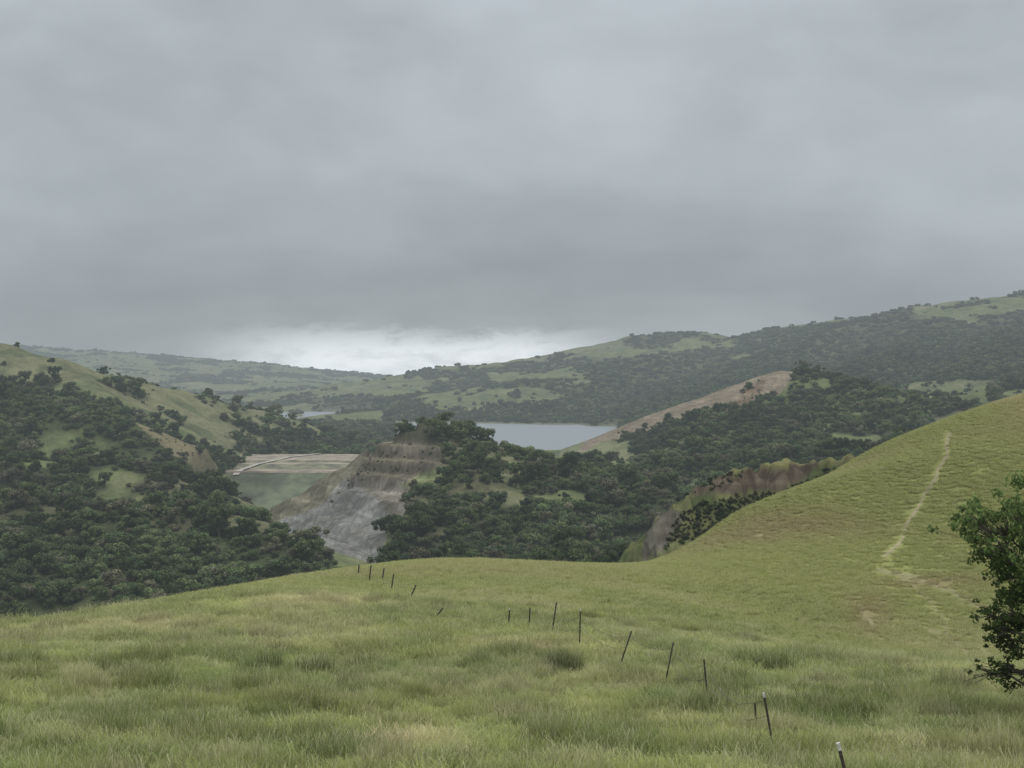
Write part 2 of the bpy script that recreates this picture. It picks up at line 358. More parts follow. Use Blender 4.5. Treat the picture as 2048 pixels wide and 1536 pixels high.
rc=nb.mix(nb.mr(ve.outputs['Distance'],.0,.04,.5,0),rc,nb.mix(1.0,cov,(.4,.4,.4),'MULTIPLY'))
col=nb.mix(rk,col,rc)
bump=nb.n('ShaderNodeBump',i_Strength=.45,i_Distance=1.2); nt.links.new(nb2,bump.inputs['Height'])
b=nb.n('ShaderNodeBsdfDiffuse',i_Color=col); nt.links.new(bump.outputs[0],b.inputs['Normal']); finish(nb,b.outputs[0])
def foliage(name,c1,c2,c3,trans=.15,attr='lf'):
    m,nt=mat(name); nb=NB(nt)
    oi=nb.n('ShaderNodeObjectInfo').outputs['Random']
    lf=nb.n('ShaderNodeAttribute',attribute_name=attr).outputs['Fac']
    pos=nb.n('ShaderNodeNewGeometry').outputs['Position']
    nz=nb.noise(pos,.35,3); nz2=nb.noise(pos,.011,4)
    c=nb.mix(oi,c1,c2); c=nb.mix(nb.mr(oi,.80,.84),c,c3)
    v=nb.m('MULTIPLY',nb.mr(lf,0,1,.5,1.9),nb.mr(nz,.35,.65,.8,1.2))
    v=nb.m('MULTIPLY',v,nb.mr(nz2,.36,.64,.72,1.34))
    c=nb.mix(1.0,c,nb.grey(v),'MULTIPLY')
    d=nb.n('ShaderNodeBsdfDiffuse',i_Color=c); t=nb.n('ShaderNodeBsdfTranslucent',i_Color=c)
    mx=nb.n('ShaderNodeMixShader'); mx.inputs[0].default_value=trans
    nt.links.new(d.outputs[0],mx.inputs[1]); nt.links.new(t.outputs[0],mx.inputs[2]); finish(nb,mx.outputs[0]); return m
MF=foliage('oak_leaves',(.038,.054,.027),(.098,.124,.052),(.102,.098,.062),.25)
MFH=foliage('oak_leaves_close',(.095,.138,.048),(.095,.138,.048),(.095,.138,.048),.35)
def plain(name,c,var=.3,scale=8,rough=.9,metal=0):
    m,nt=mat(name); nb=NB(nt)
    tc=nb.n('ShaderNodeTexCoord').outputs['Object']
    n=nb.noise(tc,scale,8,.7)
    c2=nb.mix(1.0,c,nb.grey(nb.mr(n,.35,.65,1-var,1+var)),'MULTIPLY')
    b=nb.n('ShaderNodeBsdfPrincipled',i_Base_Color=c2); b.inputs['Roughness'].default_value=rough; b.inputs['Metallic'].default_value=metal
    bp=nb.n('ShaderNodeBump',i_Strength=.4,i_Distance=.03); nt.links.new(n,bp.inputs['Height']); nt.links.new(bp.outputs[0],b.inputs['Normal'])
    finish(nb,b.outputs[0]); return m
MB=plain('oak_bark',(.06,.05,.04),.5,6)
MP=plain('post_steel',(.045,.035,.028),.4,20,.7); MW=plain('post_white_paint',(.45,.45,.41),.25,20,.6); MWI=plain('wire_steel',(.10,.085,.07),.3,20,.6)
MR=plain('gravel_road',(.27,.245,.205),.25,.3); 
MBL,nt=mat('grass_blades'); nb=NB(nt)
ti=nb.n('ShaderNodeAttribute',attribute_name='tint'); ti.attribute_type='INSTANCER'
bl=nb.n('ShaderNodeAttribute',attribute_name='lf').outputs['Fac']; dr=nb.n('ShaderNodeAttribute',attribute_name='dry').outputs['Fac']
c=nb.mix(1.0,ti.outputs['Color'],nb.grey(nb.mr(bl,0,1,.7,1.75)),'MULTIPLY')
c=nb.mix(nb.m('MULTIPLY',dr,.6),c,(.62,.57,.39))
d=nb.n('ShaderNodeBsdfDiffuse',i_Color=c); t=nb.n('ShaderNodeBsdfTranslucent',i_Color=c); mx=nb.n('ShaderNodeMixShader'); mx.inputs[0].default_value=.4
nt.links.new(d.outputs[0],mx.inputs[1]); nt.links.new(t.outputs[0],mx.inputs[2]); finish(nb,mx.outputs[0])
# ---------------------------------------------------------------- mesh helpers
def mesh_np(name,V,Fc,mats,attrs={},fm=None,smooth=False):
    me=bpy.data.meshes.new(name); V=np.asarray(V,np.float32); Fc=np.asarray(Fc,np.int32); k=Fc.shape[1]
    me.vertices.add(len(V)); me.vertices.foreach_set('co',V.ravel())
    me.loops.add(Fc.size); me.loops.foreach_set('vertex_index',Fc.ravel())
    me.polygons.add(len(Fc)); me.polygons.foreach_set('loop_start',np.arange(0,Fc.size,k,dtype=np.int32))
    if fm is not None: me.polygons.foreach_set('material_index',np.asarray(fm,np.int32))
    for m in mats: me.materials.append(m)
    me.update(calc_edges=True)
    if smooth is not False: me.polygons.foreach_set('use_smooth',np.ones(len(Fc),bool) if smooth is True else smooth)
    for a,v in attrs.items():
        v=np.asarray(v,np.float32)
        if v.ndim==2: at=me.attributes.new(a,'FLOAT_COLOR','POINT'); at.data.foreach_set('color',np.c_[v,np.ones(len(v))].astype(np.float32).ravel())
        else: at=me.attributes.new(a,'FLOAT','POINT'); at.data.foreach_set('value',v)
    return me
def add(name,me,**k):
    o=bpy.data.objects.new(name,me); scene.collection.objects.link(o)
    for a,b in k.items(): o[a]=b
    return o
idx=np.arange(NR*NC).reshape(NR,NC)
Fq=np.stack([idx[:-1,:-1],idx[:-1,1:],idx[1:,1:],idx[1:,:-1]],-1).reshape(-1,4)
V=np.stack([X,Y,Z],-1).reshape(-1,3)
smo=(rock[:-1,:-1].ravel()<np.where(Y[:-1,:-1].ravel()<420,.3,.8))
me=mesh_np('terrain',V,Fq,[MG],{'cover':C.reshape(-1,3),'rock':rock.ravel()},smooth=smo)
add('terrain',me,kind='structure',label='rolling green grass hills and wooded ridges around a reservoir',category='terrain')
MWA,nt=mat('lake_water'); nb=NB(nt)
pos=nb.n('ShaderNodeNewGeometry').outputs['Position']
b=nb.n('ShaderNodeBsdfPrincipled'); b.inputs['Base Color'].default_value=(.17,.19,.20,1); b.inputs['Roughness'].default_value=.4; b.inputs['IOR'].default_value=1.33
bp=nb.n('ShaderNodeBump',i_Strength=.4,i_Distance=.8); nt.links.new(nb.noise(pos,.15,5,.6),bp.inputs['Height']); nt.links.new(bp.outputs[0],b.inputs['Normal']); finish(nb,b.outputs[0])
gx=np.linspace(-1600,900,26); gy=np.linspace(1310,6200,40)
WV=[(x,y,-80.) for y in gy for x in gx]; WF=[(j*26+i,j*26+i+1,(j+1)*26+i+1,(j+1)*26+i) for j in range(39) for i in range(25)]
add('water',mesh_np('water',WV,WF,[MWA]),kind='structure',label='still grey reservoir water between hills',category='reservoir')
# ---------------------------------------------------------------- dam
def strip(rows):
    rows=np.array(rows); a,b_=rows.shape[:2]; id_=np.arange(a*b_).reshape(a,b_)
    f=np.stack([id_[:-1,:-1],id_[:-1,1:],id_[1:,1:],id_[1:,:-1]],-1).reshape(-1,4)
    return rows.reshape(-1,3),f
MDG=plain('dam_grass',(.072,.082,.043),.45,.05); MDT=plain('dam_dirt',(.20,.165,.12),.35,.06); MDC=plain('dam_scrub',(.11,.105,.058),.5,.08)
xs=np.linspace(-236,-84,76)
rows=[]
for k,(y,z,mi) in enumerate(prof):
    rows.append([(x+(vn(np.array(k*3.1),np.array(x*.1))-.5)*1,y+(vn(np.array(x*.06),np.array(k*2.7),5)-.5)*3,z+(vn(np.array(x*.15),np.array(k*5.1),9)-.5)*.7*(k>9)) for x in xs])
V_,F_=strip(rows); fm=np.repeat([p[2] for p in prof[1:]],len(xs)-1)
add('dam',mesh_np('dam',V_,F_,[MDG,MDT,MDC],fm=fm),label='earthfill dam with grassy downstream face and bare dirt crest',category='dam')
rd=[(-217,1116),(-216,1128),(-213,1140),(-207,1156),(-199,1172),(-188,1190),(-176,1215),(-168,1240)]
rows=[]
for (x,y) in rd:
    z=np.interp(y,[p[0] for p in prof],[p[1] for p in prof])+.7; rows.append([(x-2.5,y,z),(x+2.5,y,z)])
V_,F_=strip(rows); add('road',mesh_np('road',V_,F_,[MR]),kind='structure',label='pale gravel access road climbing off the dam crest',category='road')
# ---------------------------------------------------------------- tubes / oaks
def tube(V,Fc,pts,rad,n=6):
    b0=len(V); pts=[Vector(p) for p in pts]
    for i,p in enumerate(pts):
        d=(pts[min(i+1,len(pts)-1)]-pts[max(i-1,0)]).normalized()
        u=d.orthogonal().normalized(); w=d.cross(u)
        for k in range(n):
            a=2*math.pi*k/n; V.append(tuple(p+(u*math.cos(a)+w*math.sin(a))*rad[i]))
    for i in range(len(pts)-1):
        for k in range(n):
            Fc.append((b0+i*n+k,b0+i*n+(k+1)%n,b0+(i+1)*n+(k+1)%n,b0+(i+1)*n+k))
def leaves(centers,radii,n,size,r,flat=.8,shell=.55):
    c=np.array(centers);R=np.array(radii); w=R**2/np.sum(R**2); k=r.choice(len(c),n,p=w)
    d=r.normal(size=(n,3)); d/=np.linalg.norm(d,axis=1)[:,None]
    rr=R[k]*(shell+(1.15-shell)*r.random(n)**.6)
    p=c[k]+d*rr[:,None]*np.array([1,1,flat])
    nrm=d+r.normal(size=(n,3))*.55; nrm/=np.linalg.norm(nrm,axis=1)[:,None]
    t=np.cross(nrm,r.normal(size=(n,3))); t/=np.linalg.norm(t,axis=1)[:,None]; b=np.cross(nrm,t)
    s=size*(.6+.8*r.random(n))[:,None]
    V=np.stack([p-t*s-b*s*.5,p+t*s-b*s*.5,p+t*s*.6+b*s*.6,p-t*s*.6+b*s*.6],1).reshape(-1,3)
    F_=np.arange(4*n).reshape(n,4)
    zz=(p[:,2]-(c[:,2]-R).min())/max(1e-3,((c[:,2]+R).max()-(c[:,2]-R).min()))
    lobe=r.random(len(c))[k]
    lf=np.clip(.02+.5*zz*(rr/R[k])+r.random(n)*.3+.25*(lobe-.4),0,1)  # leaf shading painted in: lighter toward crown top and outside, plus random tone
    return V,F_,np.repeat(lf,4)
def ico(c,R,flat):
    bm=bmesh.new(); bmesh.ops.create_icosphere(bm,subdivisions=1,radius=1)
    v=np.array([q.co[:] for q in bm.verts])*np.array([R,R,R*flat])+np.array(c); f=[[q.index for q in x.verts] for x in bm.faces]; bm.free()
    return v,f
def make_oak(name,seed,n,size,wide=1.0,tall=1.0,group=1):
    r=np.random.default_rng(seed); V=[];Fc=[]
    cs=[];Rs=[]
    for gi in range(group):
        ox,oy=(0,0) if group==1 else (r.uniform(-8,8),r.uniform(-8,8))
        hh=r.uniform(.85,1.15); sx,sy=r.uniform(.65,1.25,2)
        nl=r.integers(10,16)
        for i in range(nl):
            a=r.uniform(0,6.28); q=r.uniform(.8,4.1)*wide
            cs.append((ox+math.cos(a)*q*sx,oy+math.sin(a)*q*sy,(r.uniform(2.0,6.6)-q*.32)*tall*hh)); Rs.append(r.uniform(.65,1.75))
        cs.append((ox,oy,4.8*tall*hh)); Rs.append(1.8)
        tube(V,Fc,[(ox,oy,-2),(ox+.1,oy,1),(ox+r.uniform(-.4,.4),oy,2.6),(ox+r.uniform(-.6,.6),oy,4.6*tall)],[.42,.33,.25,.1],5)
        if group==1:
            for i in range(4): tube(V,Fc,[(ox+.1,oy,1.6),tuple(np.array(cs[i])*np.array([.6,.6,.8])),cs[i]],[.2,.13,.05],4)
    nb_=len(Fc); LV,LF,lf=leaves(cs,Rs,n,size,r)
    V=np.array(V); cv=[];tris=[]; off=len(V)
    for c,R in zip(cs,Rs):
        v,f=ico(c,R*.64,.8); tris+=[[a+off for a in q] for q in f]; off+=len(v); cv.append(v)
    CV=np.concatenate(cv); allV=np.concatenate([V,CV,LV]) 
    quads=[tuple(q) for q in Fc]+[tuple(q) for q in (LF+len(V)+len(CV)).tolist()]
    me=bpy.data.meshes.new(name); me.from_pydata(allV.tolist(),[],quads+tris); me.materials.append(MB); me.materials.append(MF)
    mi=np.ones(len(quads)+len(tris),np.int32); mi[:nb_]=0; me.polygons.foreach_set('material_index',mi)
    at=me.attributes.new('lf','FLOAT','POINT'); at.data.foreach_set('value',np.concatenate([np.full(len(V),.3),np.full(len(CV),.0),lf]).astype(np.float32))  # inner cores carry the darkest painted leaf shading
    me.update(); return me
OAK=[make_oak('oak_a',11,2000,.25),make_oak('oak_b',12,2100,.25,1.2,.85),make_oak('oak_c',13,1800,.25,.75,1.3),make_oak('oak_d',14,2300,.25,1.4,1.0),make_oak('oak_e',15,1600,.24,.85,.75)]
GRV=[make_oak('grove_a',21,1000,.75,1,1,4),make_oak('grove_b',22,900,.75,1.1,.9,3),make_oak('grove_c',23,1200,.75,1,1,5)]
def scatter(lo,hi,c,lim=.44):
    nx=int(2*lim*hi/c)+2; gy=np.arange(lo,hi,c); gx=(np.arange(nx)-nx/2)*c
    x,y=np.meshgrid(gx,gy); x=x.ravel()+rng.uniform(-.65,.65,x.size)*c; y=y.ravel()+rng.uniform(-.65,.65,y.size)*c
    k=np.abs(x)<y*lim; x=x[k];y=y[k]
    d=sample(x,y,dens); z=sample(x,y)
    k=(rng.random(len(x))<d)&((z+14)/y>vis(x,y)-.004); return x[k],y[k],z[k]
x1,y1,z1=scatter(405,1620,6.4); s1=np.clip(rng.lognormal(-.30,.42,len(x1)),.26,1.5)
x2,y2,z2=scatter(1620,2700,10); s2=rng.uniform(.5,1.4,len(x2))
x3,y3,z3=scatter(2700,7200,19,.42); s3=rng.uniform(.6,1.2,len(x3))
buf=np.full(512,-9.0); area=np.zeros(len(x1))
for j in np.argsort(y1):
    s=s1[j]; c0=(x1[j]/y1[j]+.36)/.72*512; hw=4.0*s/y1[j]/.72*512
    a=int(max(0,c0-hw)); b=int(min(511,c0+hw))
    if b<=a or c0<2 or c0>510: continue
    top=(z1[j]+7.0*s)/y1[j]; low=max(z1[j]/y1[j],vis(x1[j],y1[j]))
    area[j]=np.clip(top-np.maximum(buf[a:b+1],low),0,None).sum()
    m_=int((b-a)*.15); buf[a+m_:b+1-m_]=np.maximum(buf[a+m_:b+1-m_],(z1[j]+6.0*s)/y1[j])
order=np.argsort(-area)[:290]; isind=np.zeros(len(x1),bool); isind[order]=True
SRC=[]; n=0
for j in order:
    k=int(rng.integers(0,5)) if n>=5 else n
    o=add('oak_tree',OAK[k]) if n<5 else OAKO[k].copy()
    if n>=5: scene.collection.objects.link(o)
    o.location=(x1[j],y1[j],z1[j]-.3); o.rotation_euler=(0,0,float(rng.uniform(0,6.28))); s=float(s1[j]); o.scale=(s,s,s*float(rng.uniform(.85,1.1)))
    o['label']='dark green round-crowned oak in dense hillside woodland'; o['category']='tree'; o['group']='oaks covering the wooded hillsides'
    SRC.append(o); n+=1
    if n==5: OAKO=SRC[:5]
GO=[]
for k in range(3):
    j=int(np.argmin(np.abs(y2-(2000+200*k))+(np.abs(x2-400-100*k))))
    o=add('distant_grove',GRV[k],kind='stuff',label='clump of dark oaks on a far ridge',category='woodland'); o.location=(x2[j],y2[j],z2[j]-.5); GO.append(o)
def gn(obj,srcs):
    ng=bpy.data.node_groups.new('scatter','GeometryNodeTree')
    ng.interface.new_socket(name='Geometry',in_out='INPUT',socket_type='NodeSocketGeometry'); ng.interface.new_socket(name='Geometry',in_out='OUTPUT',socket_type='NodeSocketGeometry')
    N_=ng.nodes; L=ng.links; gi=N_.new('NodeGroupInput'); go=N_.new('NodeGroupOutput'); ip=N_.new('GeometryNodeInstanceOnPoints'); j=N_.new('GeometryNodeJoinGeometry')
    for s in srcs:
        q=N_.new('GeometryNodeObjectInfo'); q.transform_space='ORIGINAL'; q.inputs['Object'].default_value=s; q.inputs['As Instance'].default_value=True; L.new(q.outputs['Geometry'],j.inputs[0])
    def na(nm,t):
        q=N_.new('GeometryNodeInputNamedAttribute'); q.data_type=t; q.inputs[0].default_value=nm; return [s for s in q.outputs if s.enabled][0]
    L.new(gi.outputs[0],ip.inputs['Points']); L.new(j.outputs[0],ip.inputs['Instance']); ip.inputs['Pick Instance'].default_value=True
    L.new(na('idx','INT'),ip.inputs['Instance Index']); er=N_.new('FunctionNodeEulerToRotation'); L.new(na('rot','FLOAT_VECTOR'),er.inputs[0]); L.new(er.outputs[0],ip.inputs['Rotation'])
    L.new(na('scl','FLOAT_VECTOR'),ip.inputs['Scale']); L.new(ip.outputs[0],go.inputs[0])
    md=obj.modifiers.new('scatter','NODES'); md.node_group=ng
def points(name,P,scl,srcs,tint=None,tilt=0.05,**k):
    me=bpy.data.meshes.new(name); n=len(P); me.vertices.add(n); me.vertices.foreach_set('co',np.asarray(P,np.float32).ravel())
    r=np.c_[rng.uniform(-tilt,tilt,(n,2)),rng.uniform(0,6.28,n)]
    a=me.attributes.new('rot','FLOAT_VECTOR','POINT'); a.data.foreach_set('vector',r.astype(np.float32).ravel())
    a=me.attributes.new('scl','FLOAT_VECTOR','POINT'); a.data.foreach_set('vector',np.asarray(scl,np.float32).ravel())
    a=me.attributes.new('idx','INT','POINT'); a.data.foreach_set('value',rng.integers(0,len(srcs),n).astype(np.int32))
    if tint is not None: a=me.attributes.new('tint','FLOAT_COLOR','POINT'); a.data.foreach_set('color',np.c_[tint,np.ones(n)].astype(np.float32).ravel())
    me.update(); o=add(name,me,**k); gn(o,srcs); return o
def sc3(s): return np.c_[s,s*rng.uniform(.8,1.2,len(s)),s*rng.uniform(.75,1.2,len(s))]
m=~isind
points('woodland',np.c_[x1[m],y1[m],z1[m]-.4],sc3(s1[m]),OAKO,kind='stuff',label='dense dark oak woodland covering steep hillsides',category='woodland')
points('woodland',np.c_[x2,y2,z2-.4],sc3(s2),OAKO,kind='stuff',label='dark oak woodland on the hills above the reservoir',category='woodland')
points('woodland',np.c_[x3,y3,z3-.6],sc3(s3),GO,kind='stuff',label='hazy patches of oak woodland on far ridges',category='woodland')
def inpoly(n,poly,lo,hi):
    P=[];xsx=[p[0] for p in poly];ysx=[p[1] for p in poly]
    while len(P)<n:
        a=random.uniform(min(xsx),max(xsx));b=random.uniform(min(ysx),max(ysx))
        if pip(np.array([a]),np.array([b]),poly)[0]: P.append(pick(a,b,lo,hi))
    return np.array(P)
SB=np.concatenate([inpoly(420,[(1330,1090),(1350,1040),(1400,1010),(1480,990),(1560,985),(1640,950),(1690,925),(1560,1015),(1400,1075),(1330,1100)],290,420),inpoly(30,[(1350,1000),(1420,955),(1500,942),(1480,960),(1400,990)],290,420)])
points('hillside_scrub',SB-[0,0,.2],sc3(rng.uniform(.05,.16,len(SB))),OAKO,kind='stuff',label='low dark scrub growing over a rocky outcrop',category='scrub')
SB=np.concatenate([inpoly(35,[(780,870),(880,900),(880,940),(740,950),(735,915)],780,960),inpoly(25,[(640,1030),(745,900),(745,950),(690,980)],780,960),inpoly(35,[(300,855),(480,935),(470,960),(350,900)],950,1120),inpoly(30,[(1350,850),(1540,770),(1500,800),(1350,855)],1150,1500)])
points('hillside_scrub',SB-[0,0,.3],sc3(rng.uniform(.10,.24,len(SB))),OAKO,kind='stuff',label='scattered scrub on terraced cut slopes',category='scrub')
# ---------------------------------------------------------------- grass
def patch(name,seed,n,size,h,w,dryp,nt_=24):
    r=np.random.default_rng(seed); x=r.uniform(-size/2,size/2,n); y=r.uniform(-size/2,size/2,n)
    k=r.integers(0,nt_,n); tx=r.uniform(-size/2,size/2,nt_); ty=r.uniform(-size/2,size/2,nt_); th=r.uniform(.5,1.35,nt_); f=.75*(r.random(n)<.7)
    x=x*(1-f)+tx[k]*f; y=y*(1-f)+ty[k]*f
    a=r.uniform(0,6.28,n); hh=h*r.uniform(.45,1.2,n)*th[k]; ww=w*r.uniform(.6,1.3,n); la=r.uniform(0,6.28,n); ln=hh*r.uniform(.1,.9,n)
    dx=np.cos(a)*ww/2; dy=np.sin(a)*ww/2; lx=np.cos(la)*ln; ly=np.sin(la)*ln
    z0=np.full(n,-.14)
    V=np.stack([np.c_[x-dx,y-dy,z0],np.c_[x+dx,y+dy,z0],np.c_[x+dx*.8+lx*.35,y+dy*.8+ly*.35,hh*.6],np.c_[x-dx*.8+lx*.35,y-dy*.8+ly*.35,hh*.6],np.c_[x+lx+dx*.5,y+ly+dy*.5,hh],np.c_[x+lx-dx*.5,y+ly-dy*.5,hh]],1).reshape(-1,3)
    i=np.arange(n)*6; F_=np.concatenate([np.c_[i,i+1,i+2,i+3],np.c_[i+3,i+2,i+4,i+5]])
    b=r.random(n)*.45+.3*r.random(nt_)[k]; lf=np.stack([b*.15,b*.15,b+.1,b+.1,b+.4,b+.4],1).ravel()  # blade shading painted in: dark roots to lighter tips, plus random tone
    dry=(r.random(n)<dryp)*1.0; dry=np.stack([dry*.2,dry*.2,dry*.6,dry*.6,dry,dry],1).ravel()
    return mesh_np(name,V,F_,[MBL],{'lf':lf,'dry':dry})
GP=[]
for k,(n_,sz,h,w,dp) in enumerate([(540,1.1,.22,.013,.22),(540,1.1,.29,.013,.30),(540,1.1,.17,.014,.14)]):
    GP.append(patch('grass_near',50+k,n_,sz,h,w,dp))
GF=[patch('grass_far',60+k,200,1.1,.20,.022,.2,12) for k in range(2)]
def gobj(me,px,py):
    x,y,z=pick(px,py); o=add('grass',me,kind='stuff',label='patch of tall green and straw-tipped grass',category='grass'); o.location=(x,y,z); o['tint']=(.25,.28,.1); return o
GPO=[gobj(m_,900+150*i,1500) for i,m_ in enumerate(GP)]; GFO=[gobj(m_,700+200*i,1200) for i,m_ in enumerate(GF)]
def grass(lo,hi,den,srcs,s0,sz0,lab,var,lim=.42):
    n=int(lim*(hi*hi-lo*lo)*den); y=np.sqrt(rng.uniform(lo*lo,hi*hi,n)); x=rng.uniform(-lim,lim,n)*y
    z=sample(x,y); k=((z+1.2)/y>vis(x,y)-.003)&(rng.random(n)>sample(x,y,trailw)*1.4); x=x[k];y=y[k];z=z[k]
    t=sample(x,y,Ntint); cl=sample(x,y,clump); sw=sample(x,y,straw); v=fbm(x/.8,y/.8,201,4); tf=sm(.58,.66,fbm(x/1.5,y/1.5,203,3))*min(1,var)
    s=s0*rng.uniform(.7,1.2,len(x)); sz=sz0*(1+var*(np.clip(.1+1.7*v,.3,1.6)-1))*rng.uniform(.75,1.25,len(x))*(1+.7*cl+.45*tf)*(1-.6*sw)
    tt=t*((1+var*(rng.uniform(-.26,.26,len(x)))+var*(.14-.28*sm(.4,.65,v)))*(1-.2*tf))[:,None]
    points('grass',np.c_[x,y,z],np.c_[s,s,sz],srcs,tint=tt,kind='stuff',label=lab,category='grass')
grass(21,48,3.9,GPO,1.0,1.0,'tall wild grass on the near slope',1.0)
grass(48,85,2.0,GPO,1.35,1.0,'wild grass over the knoll',.8)
grass(85,300,2.7,GFO,1.1,1.0,'grass covering the knoll and the steep hill',.18)
# ---------------------------------------------------------------- fence
POSTS=[((1712,1640),(1677,1488),1),((1515,1480),(1509,1405),0),((1548,1500),(1528,1387),1),((1417,1412),(1408,1319),0),((1330,1372),(1347,1286),0),((1237,1342),(1263,1262),0),((1159,1300),(1161,1218),1),((1103,1275),(1113,1204),0),((1058,1262),(1060,1215),0),((1017,1258),(1019,1217),1),((980,1258),(981,1236),0),((866,1243),(886,1216),0),((818,1203),(832,1170),0),((782,1183),(787,1149),0),((764,1162),(768,1137),0),((738,1165),(742,1131),0),((716,1150),(718,1130),0)]
fence=add('wire_fence',None,label='old barbed wire fence of leaning thin metal posts in grass',category='fence')
x0,y0,z0=pick(1331,1368); fence.location=(x0,y0,z0)
tops=[]
for (a,b),(c,d),white in POSTS:
    x,y,z=pick(a,b); tx=(c-A0)/F*y; tz=(H0-d)/F*y
    base=Vector((x,y,z)); top=Vector((tx,y+random.uniform(-.1,.1),tz)); ax=top-base; Ln=ax.length; ax.normalize()
    u=Vector((1,0,0))-ax*ax.x; u.normalize(); w=ax.cross(u)
    wd=max(.022,.00048*y); V=[];Fc=[]
    def bx(c0,c1,hu,hw,cu=0,cw=0):
        k=len(V)
        for cc in (c0,c1):
            for su,sw in ((-1,-1),(1,-1),(1,1),(-1,1)): V.append(tuple(base-Vector((x0,y0,z0))+ax*cc+u*(cu+su*hu)+w*(cw+sw*hw)))
        Fc.extend([(k,k+3,k+2,k+1),(k+4,k+5,k+6,k+7)]+[(k+i,k+(i+1)%4,k+4+(i+1)%4,k+4+i) for i in range(4)])
    bx(-.5,Ln,wd,.006); bx(-.5,Ln-.002,.006,wd*.8,0,wd*.8+.007)
    for i in range(int(Ln/.1)): bx(.1*i+.03,.1*i+.06,.009,.006,0,-.0125)
    nb0=len(Fc)
    if white: bx(Ln-.09,Ln+.01,wd+.002,.02,0,0)
    me=bpy.data.meshes.new('post'); me.from_pydata(V,[],Fc); me.materials.append(MP); me.materials.append(MW)
    for i,p in enumerate(me.polygons): p.material_index=1 if i>=nb0 else 0
    o=add('post',me); o.parent=fence
    if white: o['label']='thin metal post with a white painted tip'
    tops.append((base,ax,Ln))
seq=[2,3,4,5,6,7,8,9,10,11,12,13,15,16]; V=[];Fc=[]
for fr_h in (.88,.6):
    for i,j in zip(seq[:-1],seq[1:]):
        if fr_h<.8 and (i+j)%3==0: continue
        a=tops[i][0]+tops[i][1]*tops[i][2]*fr_h; b_=tops[j][0]+tops[j][1]*tops[j][2]*fr_h
        L=(b_-a).length; pts=[]
        for t in np.linspace(0,1,9): 
            p=a.lerp(b_,float(t)); p.z-=4*t*(1-t)*min(.5,.05*L)*random.uniform(.9,1.1); pts.append(p-Vector((x0,y0,z0)))
        tube(V,Fc,pts,[.007]*9,4)
me=bpy.data.meshes.new('wire'); me.from_pydata(V,[],Fc); me.materials.append(MWI); o=add('wire',me); o.parent=fence
# ---------------------------------------------------------------- near oak
D=35.; gx=(2125-A0)/F*D; gz=float(sample(gx,D))
tree=add('oak_tree',None,label='gnarled young oak with bare twigs on a grass slope',category='tree'); tree.location=(gx,D,gz)
def T(px,py,dy=0): return Vector(((px-A0)/F*D-gx,dy,(H0-py)/F*D-gz))
CLs=[(1930,1024,26,-.3),(1950,1058,34,.1),(1988,1040,40,.2),(2018,1026,32,-.2),(2046,1040,46,.4),(1985,1088,36,-.4),(2030,1100,46,.3),(2072,1085,56,-.5),(1995,1125,32,.5),(1965,1095,24,-.2),(2046,1150,46,-.3),(2012,1160,32,.2),(2120,1080,76,.3),(2085,1190,60,.6),(2040,1195,38,.2),(1972,1230,28,.1),(2003,1222,32,-.3),(1986,1256,26,-.1),(2033,1236,42,.4),(2060,1280,46,-.4),(2026,1300,36,.2),(2000,1285,22,.1),(1960,1338,18,0),(1988,1350,18,-.2),(2015,1336,28,.2),(2045,1352,34,-.1),(2160,1150,80,.2),(2200,1080,70,-.3),(2140,1260,60,.3),(2210,1210,70,0),(2100,1330,44,0),(2160,1030,60,.3),(2105,1032,46,-.4)]
V=[];Fc=[]
b0=Vector((0,0,-.5)); f1=Vector((-.15,.05,1.1)); f2=Vector((-.1,-.1,2.2)); f3=Vector((.2,.1,3.2))
tube(V,Fc,[b0,(.02,0,.3),f1,f2,f3,(.3,0,4.1)],[.26,.2,.17,.13,.09,.03],8)
cen=[];rad=[]; r=random.Random(3)
for a,b,R,dy in CLs:
    c=T(a,b,dy*1.6)
    src=f1 if c.z<1.9 else (f2 if c.z<3.3 else f3)
    mid=src.lerp(c,.5)+Vector((r.uniform(-.15,.15),r.uniform(-.2,.2),r.uniform(-.25,.15)))
    q=src.lerp(c,.8)+Vector((r.uniform(-.12,.12),r.uniform(-.12,.12),r.uniform(-.12,.12)))
    tube(V,Fc,[src,mid,q,c],[.06,.042,.026,.012],5)
    for i in range(11):
        e=c+Vector((r.gauss(0,1),r.gauss(0,1),r.gauss(0,.8)))*R/F*D*.66; e2=q.lerp(e,.55)+Vector((r.uniform(-.08,.08),0,r.uniform(-.08,.08)))
        tube(V,Fc,[q,e2,e],[.015,.009,.004],4)
        if i<9: cen.append(tuple(e)); rad.append(R/F*D*r.uniform(.25,.5))
for a,b in [(1925,1365),(1945,1330),(1950,1368),(1945,1240),(1960,1215),(1935,1120),(1918,1030)]:
    e=T(a,b); s=T(2030,1330 if b>1280 else 1240 if b>1180 else 1080); mid=s.lerp(e,.5)+Vector((0,.1,r.uniform(-.1,.12)))
    tube(V,Fc,[s,mid,e],[.02,.012,.005],4)
me=bpy.data.meshes.new('trunk'); me.from_pydata([tuple(v) for v in V],[],Fc); me.materials.append(MB); o=add('trunk',me); o.parent=tree
LV,LF,lf=leaves(cen,rad,18000,.042,np.random.default_rng(5),.85,.1)
o=add('crown',mesh_np('crown',LV,LF,[MFH],{'lf':lf})); o.parent=tree
